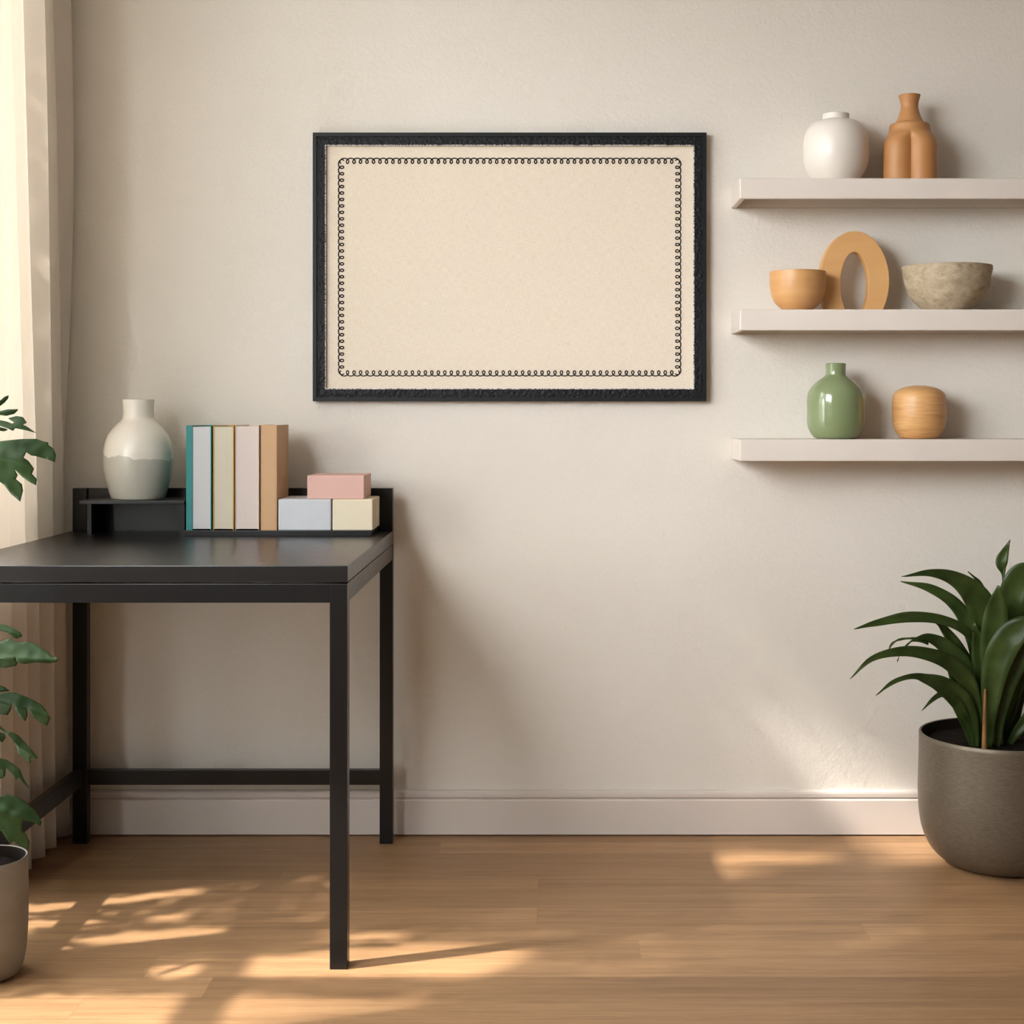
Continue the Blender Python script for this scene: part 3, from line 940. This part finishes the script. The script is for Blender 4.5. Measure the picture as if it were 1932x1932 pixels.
GAPS = [  # where the leaf screen is left open, by the floor or wall spot lit
    [(40, 1708), (180, 1698), (270, 1686), (390, 1674), (390, 1686), (270, 1699), (150, 1714), (40, 1724)],
    [(40, 1736), (190, 1734), (190, 1745), (40, 1754)],
    [(270, 1728), (350, 1724), (350, 1737), (280, 1738)],
    [(110, 1776), (250, 1757), (380, 1749), (520, 1743), (490, 1767), (340, 1772), (200, 1784)],
    [(280, 1824), (420, 1806), (560, 1800), (700, 1778), (960, 1782), (1005, 1800), (960, 1825), (900, 1846), (300, 1843)],
    [(630, 1762), (770, 1758), (760, 1774), (640, 1776)],
    [(-300, 1882), (330, 1876), (800, 1884), (880, 1960), (-300, 1960)],
    [(1235, 1620), (1420, 1607), (1560, 1611), (1600, 1624), (1400, 1633), (1240, 1648)],
    [(1240, 1656), (1400, 1640), (1430, 1646), (1310, 1664)],
    [(1240, 1674), (1335, 1664), (1260, 1690)],
    [(1430, 1360), (1510, 1350), (1640, 1440), (1790, 1500), (1800, 1628), (1670, 1628), (1620, 1577)],
]


def sun_spot(p):
    dx = min(p.z / SUNK, (WY - p.y) / SUNY)
    q = (p.x + dx, p.y + SUNY * dx, p.z - SUNK * dx)
    return VX + q[0] / q[1] * F, VY + (H - q[2]) / q[1] * F


def leafage(bm, rl, x, y_, z_, la, wa):
    p = Vector((x, y_, z_))
    a = Vector((rl.uniform(-.3, .3), rl.uniform(-1, 1), rl.uniform(-1, 1))).normalized()
    nrm = Vector((.7, .25, -.67)) + Vector((rl.uniform(-.4, .4), rl.uniform(-.4, .4), rl.uniform(-.4, .4)))
    b = nrm.cross(a).normalized(); a = b.cross(nrm).normalized()
    bm.faces.new([bm.verts.new(p + q) for q in (a * la, b * wa + a * la * .2, -a * la, -b * wa + a * la * .2)])


rl = random.Random(3)
bm = B()
stp = .0135
yy0 = W1[0] - .35
while yy0 < W1[1] + .06:
    zz0 = .1
    while zz0 < (2.85 if yy0 < 2.985 or yy0 > 3.24 else 1.02):
        q = Vector((-1.52 + rl.uniform(-.04, .04), yy0 + rl.uniform(-.004, .004), zz0 + rl.uniform(-.004, .004)))
        px, py = sun_spot(q)
        if yy0 > 3.24 and q.z > 1.02 and rl.random() < .22: zz0 += stp; continue
        if not any(inside(g, px, py) for g in GAPS[:-1]) and not (inside(GAPS[-1], px, py) and rl.random() < .86):
            leafage(bm, rl, q.x, q.y, q.z, rl.uniform(.013, .017), rl.uniform(.009, .012))
        zz0 += stp
    yy0 += stp
o = obj('added_leaf_screen', bm, M['leaf'], origin=(-1.52, 2.7, 0))
tag(o, 'added leaf screen outside the left window, shaping the sun patches', 'foliage', kind='stuff')

# unseen tree, added to keep the sun from the window beside the camera
tree = thing('added_shade_tree', 'leafy tree added beyond the left windows to block sun from the nearer one', 'tree', (-5.2, -.6, -.1))
bm = B()
tube(bm, catmull([(-5.2, -.6, -.1), (-5.25, -.55, 2), (-5.15, -.65, 3.6), (-5.2, -.6, 5.2)], 6), .13, 12, .4)
obj('trunk', bm, M['sheath'], tree, smooth=60)
bm = B()
for i in range(6000):
    u = Vector((rl.gauss(0, 1), rl.gauss(0, 1), rl.gauss(0, 1))).normalized() * rl.random() ** .34
    leafage(bm, rl, -5.2 + u.x * .9, -.6 + u.y * 1.5, 5.3 + u.z * 1.25, .13, .075)
o = obj('crown', bm, M['leaf'], tree)

# ------------------------------------------------------------------ light
w = bpy.data.worlds.new('sky'); scene.world = w; w.use_nodes = True
bg = w.node_tree.nodes['Background']
bg.inputs[0].default_value = (.965, 1.0, 1.035, 1); bg.inputs[1].default_value = 21.6
nt = w.node_tree
tc = nt.nodes.new('ShaderNodeTexCoord'); sx = nt.nodes.new('ShaderNodeSeparateXYZ'); nt.links.new(tc.outputs['Generated'], sx.inputs[0])
rp = nt.nodes.new('ShaderNodeValToRGB'); nt.links.new(sx.outputs['Z'], rp.inputs[0])
rp.color_ramp.elements[0].position = 0.0; rp.color_ramp.elements[0].color = (.36, .36, .355, 1)
rp.color_ramp.elements[1].position = .05; rp.color_ramp.elements[1].color = (.965, 1.0, 1.035, 1)
nt.links.new(rp.outputs[0], bg.inputs[0])
for wn_, wd in (('daylight', W1), ('daylight', W2)):
    l = bpy.data.lights.new(wn_, 'AREA'); l.shape = 'RECTANGLE'
    l.size = wd[1] - wd[0]; l.size_y = wd[3] - wd[2]
    l.cycles.is_portal = True
    o = bpy.data.objects.new(wn_, l); COL.objects.link(o)
    o.location = (XL - .13, (wd[0] + wd[1]) / 2, (wd[2] + wd[3]) / 2)
    o.rotation_euler = Vector((1, 0, 0)).to_track_quat('-Z', 'Z').to_euler()
s = bpy.data.lights.new('sun', 'SUN'); s.energy = 10.0; s.angle = math.radians(1.6); s.color = (1.0, .95, .88)
o = bpy.data.objects.new('sun', s); COL.objects.link(o); o.location = (-4, 1.5, 4)
el = math.radians(43)
o.rotation_euler = Vector((.95 * math.cos(el), .317 * math.cos(el), -math.sin(el))).to_track_quat('-Z', 'Y').to_euler()

# ------------------------------------------------------------------ camera
cam = bpy.data.cameras.new('camera'); co = bpy.data.objects.new('camera', cam); COL.objects.link(co)
co.location = (0, 0, H); co.rotation_euler = (math.radians(90), 0, 0)
cam.sensor_width = 36; cam.sensor_fit = 'HORIZONTAL'; cam.lens = F / 1932 * 36
cam.shift_x = -(VX - 966) / 1932; cam.shift_y = -(966 - VY) / 1932
cam.clip_start = .05
scene.camera = co
vs = scene.view_settings
vs.view_transform = 'Standard'; vs.look = 'None'; vs.gamma = 1; vs.use_curve_mapping = False; vs.exposure = 0.0
